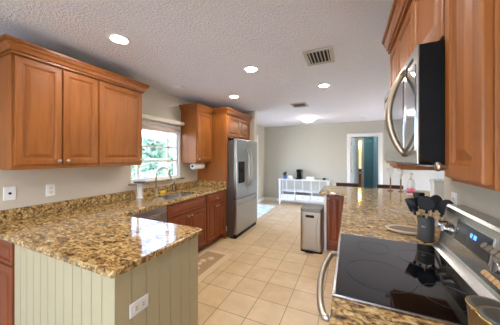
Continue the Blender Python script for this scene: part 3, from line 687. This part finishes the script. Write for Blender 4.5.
# base cabinets right
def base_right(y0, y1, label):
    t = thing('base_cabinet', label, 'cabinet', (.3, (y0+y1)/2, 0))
    m = MB(); m.box(-.015, y0, .1, XR-.004, y1, CB-.001, .002); m.box(.055, y0, 0, XR-.004, y1, .1); m.build('body', M['wood_shaded'], t)
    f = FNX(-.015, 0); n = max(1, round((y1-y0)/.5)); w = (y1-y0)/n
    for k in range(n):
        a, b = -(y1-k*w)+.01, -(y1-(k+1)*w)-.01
        d = slab_mb(f, a, .70, b, .862).build('drawer', M['wood_shaded'], t); knob_mb(f, (a+b)/2, .78).build('knob', M['nickel'], d)
        add_door(t, f, a, .115, b, .69, (a+.03, .655), 'wood_shaded')
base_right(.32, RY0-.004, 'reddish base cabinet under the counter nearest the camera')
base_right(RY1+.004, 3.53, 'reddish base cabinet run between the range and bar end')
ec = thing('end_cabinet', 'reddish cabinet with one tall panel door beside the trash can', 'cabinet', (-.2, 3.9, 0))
m = MB(); m.box(-.338, 3.57, .1, .60, 4.2, CB-.001, .002); m.box(-.33, 3.62, 0, .58, 4.18, .1); m.build('body', M['wood_shaded'], ec)
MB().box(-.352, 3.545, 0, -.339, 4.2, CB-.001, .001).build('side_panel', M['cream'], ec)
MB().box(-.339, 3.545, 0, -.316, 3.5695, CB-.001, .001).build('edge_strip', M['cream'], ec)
add_door(ec, FNY(0, 3.57), -.312, .115, -.085, .86, (-.285, .82), 'wood_shaded')
struct(MB().box(XR+.002, 1.975, 0, 1.0, 4.2, CB-.001).build('wall_bar', M['wall_d']))
# microwave
MX = .21; mz0, mz1 = 1.428, 1.838
mw = thing('microwave', 'stainless and black over the range microwave with bowed handle', 'microwave', (.4, 1.285, mz0))
m = MB().plate([(MX+.008, mz0+.04), (MX+.05, mz0), (XR-.003, mz0), (XR-.003, mz1), (MX+.008, mz1)], [], RY0+.002, RY1-.002, lambda u, v, w: (u, w, v), .002); m.build('case', M['black'], mw)
m = MB().box(MX, RY0+.001, mz0+.004, MX+.0075, RY1-.001, mz1+.001, .002); fp = m.build('front_panel', M['steel_h'], mw)
MB().box(MX-.003, RY0+.20, mz0+.05, MX+.002, RY1-.05, mz1-.06, .001).build('door_glass', M['mirror_glass'], fp)
MB().box(MX-.003, RY0+.015, mz0+.05, MX+.002, RY0+.14, mz1-.06, .001).build('control_panel', M['mirror_glass'], fp)
MB().box(MX+.03, RY0+.03, mz0-.006, XR-.05, RY1-.01, mz0-.0005, .002).build('underside', simple('grey_underside', (176, 172, 164), .5), mw)
v = MB()
for k in range(24): v.box(MX-.002, RY0+.05+k*.028, mz1-.04, MX+.001, RY0+.068+k*.028, mz1-.028)
v.build('vent_slots', M['black'], fp)
hy = RY0+.165
MB().tube([(MX+.002, hy, mz0+.035)]+[(MX-.058*math.sin(PI*k/18)**.75 if 0 < k < 18 else MX, hy, mz0+.035+(mz1-mz0-.07)*k/18) for k in range(1, 18)]+[(MX+.002, hy, mz1-.035)], .0125, 14).build('handle', M['steel_warm'], fp)
# right upper cabinets (faces -X)
def upper_right(y0, y1, z0, doors, label, crown):
    t = thing('upper_cabinet', label, 'cabinet', (XR, (y0+y1)/2, z0))
    MB().box(.30, y0, z0, XR-.002, y1, UT, .002).build('body', M['wood'], t)
    f = FNX(.30, 0)
    for a, b, kb in doors: add_door(t, f, -b, z0+.012, -a, UT-.014, kb, st=.05)
    MB().sweep(crown, CPROF(CR, .052)).build('crown_molding', M['wood'], t)
upper_right(RY1+.001, 1.93, UB-.005, [(RY1+.008, 1.922, (-1.9, 1.42))], 'narrow maple wall cabinet beyond the microwave', [(.28, 1.93), (.28, RY1+.001)])
upper_right(RY0+.001, RY1-.001, mz1+.004, [(RY0+.008, 1.281, (-1.25, 1.88)), (1.289, RY1-.008, (-1.32, 1.88))], 'short two door maple cabinet above the microwave', [(.28, RY1-.001), (.28, RY0+.001)])
upper_right(.675, RY0-.001, UB, [(.685, RY0-.008, (-.875, 1.425))], 'narrow maple wall cabinet on the near side of the microwave', [(.28, RY0-.001), (.28, .675), (XR-.004, .675)])

# trash can
tc_ = thing('trash_can', 'tall stainless trash can beside the reddish end cabinet', 'trash can', (-.53, 3.6, 0))
tx0, tx1, ty0, ty1 = -.69, -.362, 3.40, 3.76
L = lambda k, z: [(p[0], p[1], z) for p in rrect(tx0+k, ty0+k, tx1-k, ty1-k, .04, 5)]
MB().rings([L(.006, .025), L(0, .035), L(0, .60), L(.004, .61)], lambda u, v, w: (u, v, w)).build('body', M['steel_warm'], tc_)
MB().rings([L(.002, 0), L(.002, .024)], lambda u, v, w: (u, v, w)).build('base', M['black'], tc_)
ld_ = MB().rings([L(.002, .612), L(.0, .62), L(.0, .662), L(.004, .668), L(.02, .67)], lambda u, v, w: (u, v, w)).build('lid', M['can_lid'], tc_)
MB().box(-.605, ty0-.003, .53, -.48, ty0+.002, .57, .001).build('badge', M['black'], tc_)
m = MB()
for s in (-1, 1):
    m.tube([(-.5425+s*(.125-.03*math.sin(PI*k/12)), ty0-.001, .05+.52*k/12) for k in range(13)], .004, 6)
m.build('front_crease', M['chrome'], tc_)
MB().box(-.61, ty0-.05, .012, -.48, ty0+.02, .026, .004).build('pedal', M['black'], tc_)

# ------------------------------------------------------------------ floor textiles
rt = tag(MB().box(-2.56, 4.74, .001, -1.97, 6.2, .012, .003).build('rug', M['rug']), 'pale aqua patterned rug in front of the sliding door', 'rug')
mt = thing('kitchen_mat', 'tan floor mat with pale border in front of sink', 'mat', (-1.8, 2.3, 0))
MB().plate(rect(-2.06, 1.72, -1.56, 2.86), [rect(-1.98, 1.82, -1.66, 2.78)], .001, .009, lambda u, v, w: (u, v, w)).build('border', M['mat_edge'], mt)
MB().box(-1.98, 1.82, .001, -1.66, 2.78, .0085).build('center', M['mat'], mt)
m = MB()
for k in range(5): m.lathe([(0, .0086), (.05, .0086), (.05, .0095), (0, .0095)], 20, (-1.82+.05*math.cos(k*1.3), 2.2+.1*k, 0))
m.build('motif', M['mat_edge'], mt)

# ------------------------------------------------------------------ ceiling fittings
def can(label, x, y, lit=True):
    t = thing('recessed_light', label, 'ceiling light', (x, y, ZC), 'recessed ceiling lights')
    MB().lathe([(.06, -.001), (.09, -.001), (.09, -.006), (.08, -.009), (.062, -.007), (.06, -.001)], 36, (x, y, ZC)).build('trim_ring', M['white'], t)
    MB().lathe([(0, -.0012), (.061, -.0012), (.061, -.004), (0, -.005)], 36, (x, y, ZC)).build('lens', M['can'] if lit else M['white'], t)
can('lit recessed ceiling light nearest the left wall cabinets', -1.783, 1.231)
can('lit recessed ceiling light in the middle of the kitchen ceiling', -1.018, 2.274)
can('lit recessed ceiling light in front of the refrigerator', -1.739, 3.192)
can('lit recessed ceiling light between the two ceiling vents', -.319, 3.223)
can('unseen recessed ceiling light added as fill behind the camera', -1.783, -.6); can('lit recessed ceiling light over the range aisle', -.39, 1.22); can('unseen recessed ceiling light added as fill at the near end', -.3, -.8)  # behind-camera and near-end lights are unseen, added for ambient fill
can('unlit white recessed ceiling light above the sink', -2.236, 2.427, False)
fm = thing('flush_ceiling_light', 'round glowing flush dome light on the dining ceiling', 'ceiling light', (-.96, 5.745, ZC))
MB().lathe([(0, 0), (.15, 0), (.15, -.02), (.14, -.03), (0, -.03)], 36, (-.96, 5.745, ZC)).build('base', M['nickel'], fm)
MB().lathe([(0, -.03), (.14, -.03), (.145, -.045), (.12, -.08), (.06, -.105), (0, -.11)], 36, (-.96, 5.745, ZC)).build('dome', M['dome'], fm)
sm = thing('smoke_detector', 'small white smoke detector on ceiling near the back door', 'smoke detector', (.34, 6.4, ZC))
MB().lathe([(0, 0), (.06, 0), (.06, -.02), (.05, -.035), (0, -.035)], 24, (.34, 6.4, ZC)).build('housing', M['white'], sm)
def vent(label, cx, cy, sx, sy, n):
    t = thing('ceiling_vent', label, 'vent', (cx, cy, ZC), 'ceiling vents')
    MB().plate(rect(cx-sx/2, cy-sy/2, cx+sx/2, cy+sy/2), [rect(cx-sx/2+.035, cy-sy/2+.035, cx+sx/2-.035, cy+sy/2-.035)], ZC-.014, ZC-.0005, lambda u, v, w: (u, v, w), .003).build('frame', M['vent'], t)
    MB().box(cx-sx/2+.03, cy-sy/2+.03, ZC-.003, cx+sx/2-.03, cy+sy/2-.03, ZC-.001).build('duct', M['black'], t)
    w = sx-.07
    for k in range(n):
        x = cx-w/2+w*(k+.5)/n; q = MB(); q.plate([(x-.006, ZC-.005), (x-.003, ZC-.004), (x+.008, ZC-.015), (x+.005, ZC-.016)], [], cy-sy/2+.034, cy+sy/2-.034, lambda u, v, w_: (u, w_, v)); q.build('louver', M['vent'], t)
vent('square slatted ceiling vent nearest, above the range aisle', -.27, 2.27, .27, .34, 6)
vent('farther slatted ceiling vent near the dining end', -.87, 4.22, .30, .34, 8)

# ------------------------------------------------------------------ console table and what stands on it
ky0, ky1 = 6.545, 6.915; kx0, kx1, kz = -1.985, -.525, .775
k = thing('console_table', 'long white console table with shelf and drawers against back wall', 'table', (-1.23, 6.7, 0))
MB().box(kx0-.02, ky0-.02, kz-.03, kx1+.02, ky1, kz, .004).build('top', M['white'], k)
for x in (kx0, kx1-.05):
    for y in (ky0, ky1-.05): MB().box(x, y, 0, x+.05, y+.05, kz-.03, .003).build('leg', M['white'], k)
MB().box(kx0+.05, ky0+.01, .40, kx1-.05, ky1-.01, .425, .002).build('shelf', M['white'], k)
MB().box(kx0+.03, ky0+.015, .12, kx1-.03, ky1-.01, .145, .002).build('bottom_shelf', M['white'], k)
MB().box(kx0+.05, ky1-.02, .425, kx1-.05, ky1-.01, kz-.03).build('back_panel', M['vent_l'], k)
m = MB()
for q in range(1, 3):
    x = kx0+(kx1-kx0)*q/3; m.box(x-.012, ky0+.01, .145, x+.012, ky1-.02, .40)
m.build('divider', M['white'], k)
for q in range(5):
    x = kx0+(kx1-kx0)*(q+1)/6; MB().box(x-.012, ky0+.01, .425, x+.012, ky0+.03, kz-.03).build('spindle', M['white'], k)
w = (kx1-kx0-.12)/3
for q in range(3):
    x = kx0+.06+q*w; d = MB().box(x+.01, ky0+.006, .155, x+w-.01, ky0+.03, .315, .003).build('drawer', M['white'], k)
    MB().sphere((x+w/2, ky0-.004, .235), .016).build('knob', M['nickel'], d)
pl = thing('potted_plant', 'small dark leafy plant in blue pot on console table', 'plant', (-1.83, 6.7, kz))
MB().lathe([(0, 0), (.05, 0), (.065, .1), (.06, .1), (.05, .09), (0, .09)], 20, (-1.83, 6.7, kz+.001)).build('pot', simple('blue_glaze', (70, 100, 160), .3), pl)
m = MB(); rnd = random.Random(3)
for q in range(26):
    a = rnd.random()*2*PI; e = rnd.uniform(.4, 1.3); r = rnd.uniform(.08, .17); p0 = Vector((-1.83, 6.7, kz+.09)); p1 = p0+Vector((math.cos(a)*math.cos(e), math.sin(a)*math.cos(e), math.sin(e)))*r
    s = (p1-p0).cross(Vector((0, 0, 1))).normalized()*.022; mid = p0.lerp(p1, .6)
    m.b.faces.new([m.b.verts.new(p0), m.b.verts.new(mid+s), m.b.verts.new(p1), m.b.verts.new(mid-s)])
m.build('foliage', simple('dark_leaf', (44, 56, 44), .6), pl)
bx = tag(MB().box(-1.72, 6.66, kz+.001, -1.6, 6.76, kz+.1, .01).build('storage_tin', M['white']), 'small white tin next to the console plant', 'tin')
cm = thing('coffee_maker', 'slim black coffee maker on the white console table', 'coffee maker', (-1.4, 6.72, kz))
MB().box(-1.475, 6.62, kz+.001, -1.325, 6.82, kz+.03, .008).build('base', M['black'], cm)
MB().box(-1.465, 6.72, kz+.03, -1.335, 6.82, kz+.30, .012).build('tower', M['black'], cm)
MB().box(-1.46, 6.63, kz+.21, -1.34, 6.72, kz+.30, .012).build('brew_head', M['black'], cm)
MB().tube([(-1.31, 6.77, kz+.03), (-1.31, 6.77, kz+.28)], .03, 16).build('water_tank', M['gel'], cm)
wb = thing('tissue_box', 'flat white tissue box on the white console table', 'box', (-1.05, 6.7, kz))
MB().box(-1.17, 6.63, kz+.001, -.94, 6.75, kz+.085, .006).build('carton', M['paper'], wb)
MB().box(-1.1, 6.66, kz+.085, -1.01, 6.72, kz+.088, .001).build('opening', M['cream'], wb)
cp = thing('cup', 'small grey cup at right end of console table', 'cup', (-.66, 6.7, kz))
MB().lathe([(0, 0), (.035, 0), (.045, .07), (.041, .07), (.032, .006), (0, .006)], 20, (-.66, 6.7, kz+.001)).build('bowl', M['slate'], cp)
MB().tube([(-.62, 6.7, kz+.06), (-.595, 6.7, kz+.05), (-.595, 6.7, kz+.03), (-.622, 6.7, kz+.02)], .005, 8).build('handle', M['slate'], cp)
tag(MB().lathe([(0, 0), (.03, 0), (.05, .035), (.046, .035), (.028, .005), (0, .005)], 20, (-1.58, 6.62, kz+.001)).build('bowl', M['white']), 'little white bowl on the console table near coffee maker', 'bowl')

# ------------------------------------------------------------------ bar stools beyond the counter
def stool(x, y, label):
    t = thing('bar_stool', label, 'stool', (0, 0, 0), 'bar stools beyond the counter')
    MB().box(-.2, -.2, .60, .2, .2, .64, .015).build('seat', M['dark_wood'], t)
    for sx in (-1, 1):
        for sy in (-1, 1):
            top = .915 if sy > 0 else .60
            MB().box(sx*.18-.02, sy*.18-.02, 0, sx*.18+.02, sy*.18+.02, top, .004).build('leg', M['dark_wood'], t)
    MB().box(-.21, .165, .86, .21, .195, .932, .01).build('back_rail', M['dark_wood'], t)
    r = MB(); r.box(-.16, -.19, .2, .16, -.17, .23); r.box(-.16, .17, .3, .16, .19, .33); r.build('stretcher', M['dark_wood'], t)
    t.location = (x, y, 0); return t
stool(-.03, 4.62, 'dark wooden stool back behind counter, left of back door')
stool(.70, 4.62, 'dark wooden stool back behind counter, under the microwave side')

# ------------------------------------------------------------------ things on the right counter
def goblet(x, y, s, label):
    t = thing('stemmed_glass', label, 'candle holder', (x, y, CT), 'stemmed glasses on the bar counter')
    MB().lathe([(0, 0), (.042*s, 0), (.042*s, .006), (.012, .016), (.009, .05), (.012, .16*s), (.009, .2*s), (.012, .21*s), (0, .21*s)], 24, (x, y, CT+.001)).build('stem', M['amber'], t)
    MB().lathe([(0, .211*s), (.012, .212*s), (.03, .26*s), (.05, .36*s), (.047, .36*s), (.028, .265*s), (0, .225*s)], 24, (x, y, CT+.001)).build('bowl', M['frost'], t)
goblet(.605, 4.1, 1.0, 'left tall stemmed glass with flared clear bowl, brown stem')
goblet(.735, 4.06, .93, 'right tall stemmed glass with clear bowl, nearer the bottle')
bo = thing('pump_bottle', 'clear pump bottle with white top and pink label', 'bottle', (.80, 3.75, CT))
MB().lathe([(0, 0), (.045, 0), (.05, .01), (.05, .17), (.035, .205), (.018, .215), (0, .215)], 24, (.80, 3.75, CT+.001)).build('bottle_body', M['frost'], bo)
MB().lathe([(.0508, .03), (.0515, .03), (.0515, .10), (.0508, .10), (.0508, .03)], 24, (.80, 3.75, CT+.001)).build('label_band', M['pink'], bo)
m = MB(); m.lathe([(.02, .216), (.022, .245), (.008, .25), (.008, .29), (.02, .292), (.022, .315), (0, .318)], 16, (.80, 3.75, CT)); m.tube([(.80, 3.75, CT+.305), (.74, 3.73, CT+.30)], [.01, .006], 8); m.build('pump', M['white'], bo)
wc = thing('canister', 'white square canister on bar counter at end of range wall', 'canister', (.97, 3.26, CT))
MB().box(.90, 3.2, CT+.001, 1.04, 3.33, CT+.25, .008).build('body', M['white'], wc)
MB().box(.892, 3.192, CT+.251, 1.048, 3.338, CT+.278, .006).build('lid', M['white'], wc)
# spoon rest
sr = thing('spoon_rest', 'cream stoneware spoon rest with brown well, behind the cooktop', 'dish', (.375, 1.9, CT))
def oval(k, z): return [(.375+.13*k*math.cos(2*PI*j/36), 1.9+.085*k*math.sin(2*PI*j/36), CT+z) for j in range(36)]
MB().rings([oval(.7, .001), oval(.95, .012), oval(1, .022), oval(.96, .026), oval(.82, .018)], lambda u, v, w: (u, v, w), True).build('dish', M['stone'], sr)
MB().rings([oval(.81, .0165), oval(.78, .0195)], lambda u, v, w: (u, v, w), True).build('well', M['brown'], sr)
# utensil crock
cx, cy = .455, 1.765
ck = thing('utensil_crock', 'dark grey ceramic crock holding kitchen utensils behind range', 'crock', (cx, cy, CT))
MB().lathe([(0, 0), (.043, 0), (.045, .004), (.045, .148), (.043, .152), (.04, .148), (.04, .01), (0, .01)], 36, (cx, cy, CT+.001)).build('pot', M['slate'], ck)
m = MB()
for j in range(4):   # faint lettering-like strokes across the crock front
    a = math.radians(228+j*7); m.tube([(cx+.0455*math.cos(a+.02*q), cy+.0455*math.sin(a+.02*q), CT+.095+.006*math.sin(q*1.7+j)) for q in range(5)], .0008, 5)
m.build('script_mark', M['stone'], ck)
def utensil(name, label, dx, dy, ang, lean, length, head):
    t = thing(name, label, 'utensil', (cx, cy, CT), 'utensils in the crock'); length -= .012
    d = Vector((math.cos(ang)*math.sin(lean), math.sin(ang)*math.sin(lean), math.cos(lean)))
    p0 = Vector((cx+dx, cy+dy, CT+.014)); p1 = p0+d*length
    MB().tube([p0, p0.lerp(p1, .5), p1], [.006, .0075, .006], 10).build('handle', M['tan_wood'], t)
    side = d.cross(Vector((-.35, -.9, .1))).normalized(); nf = side.cross(d).normalized()
    m = MB(); tb = bmesh.new()
    if head == 'ladle':
        bmesh.ops.create_icosphere(tb, subdivisions=3, radius=.046); 
        for v in tb.verts:
            if v.co.y > .014: v.co.y = .014
    elif head == 'spoon':
        bmesh.ops.create_icosphere(tb, subdivisions=3, radius=1)
        for v in tb.verts: v.co = Vector((v.co.x*.038, v.co.y*.014, v.co.z*.052))
    else:
        bmesh.ops.create_cube(tb, size=1)
        for v in tb.verts: v.co = Vector((v.co.x*(.07 if v.co.z > 0 else .045), v.co.y*.008, v.co.z*.09))
        bmesh.ops.bevel(tb, geom=tb.edges[:], offset=.004, segments=2, affect='EDGES')
    for f in tb.faces: f.smooth = True
    R = Matrix((side, nf, d)).transposed().to_4x4()
    m.merge(tb, Matrix.Translation(p1+d*.035) @ R)
    m.tube([p1-d*.03, p1+d*.012], [.0085, .007], 10); m.build('head', M['black_matte'], t)
utensil('ladle', 'black ladle with wooden handle, tallest in the crock', .002, -.016, 4.4, .10, .21, 'ladle')
utensil('serving_spoon', 'black serving spoon leaning right out of the crock', .018, .0, 5.9, .36, .205, 'spoon')
utensil('serving_spoon', 'black spoon leaning toward the wall in the crock', .012, .018, .5, .25, .21, 'spoon')
utensil('spatula', 'black turner with wooden handle at back of the crock', -.008, .02, 1.9, .16, .22, 'spat')
utensil('spatula', 'black spatula leaning left in the crock', -.02, -.002, 3.0, .24, .19, 'spat')
# canisters near the camera
def tin(x, y, r, h, label):
    t = thing('tin_canister', label, 'canister', (x, y, CT), 'bronze tins beside the cooktop')
    MB().lathe([(0, 0), (r*.82, 0), (r*.84, .004), (r*.97, h-.006), (r*.97, h), (0, h)], 40, (x, y, CT+.001)).build('cup', M['bronze'], t)
    MB().lathe([(r*.95, h-.004), (r*1.02, h-.004), (r*1.02, h+.003), (r*.95, h+.003), (r*.95, h-.004)], 40, (x, y, CT+.001)).build('rim', M['gold'], t)
    MB().lathe([(0, h+.0005), (r*.94, h+.0005), (r*.94, h+.003), (r*.7, h+.0065), (0, h+.007)], 40, (x, y, CT+.001)).build('lid', M['lid'], t)
tin(.367, .838, .054, .115, 'bronze tin with grey lid, the farther of two')
tin(.344, .733, .05, .145, 'bronze tin with grey lid, nearest the bottom corner')
# knife block with knives
kb = thing('knife_block', 'leaning wooden knife block at right edge by the range', 'knife block', (.52, .85, CT))
MB().plate([(.445, .916), (.575, .916), (.57, .97), (.485, 1.13), (.42, 1.046), (.445, 1.0)], [], .79, .90, lambda u, v, w: (u, w, v), .002).build('block', M['tan_wood'], kb)
dk = Vector((-.77, 0, .64)).normalized(); sd_ = Vector((.64, 0, .77))
def knife(p, r, ln, mat, name, label, group):
    t = thing(name, label, 'knife', tuple(p), group)
    MB().tube([p+dk*.013, p+dk*(.013+ln*.5), p+dk*(.013+ln)], [r, r*.85, r*1.1], 8).build('handle', mat, t)
    MB().tube([p+dk*.002, p+dk*.0125], [r*1.02, r*1.02], 8).build('bolster', M['chrome'], t)
for j in range(4): knife(Vector((.466, .808+j*.0255, 1.111)), .0095, .115, simple('knife_handle', (112, 98, 80), .35, .3), 'kitchen_knife', 'brown handled knife in top row of the knife block', 'brown knives in the block')
for j in range(5): knife(Vector((.431, .803+j*.0205, 1.059)), .0075, .07, M['tan_wood'], 'steak_knife', 'tan handled knife in lower row of the knife block', 'tan knives in the block')
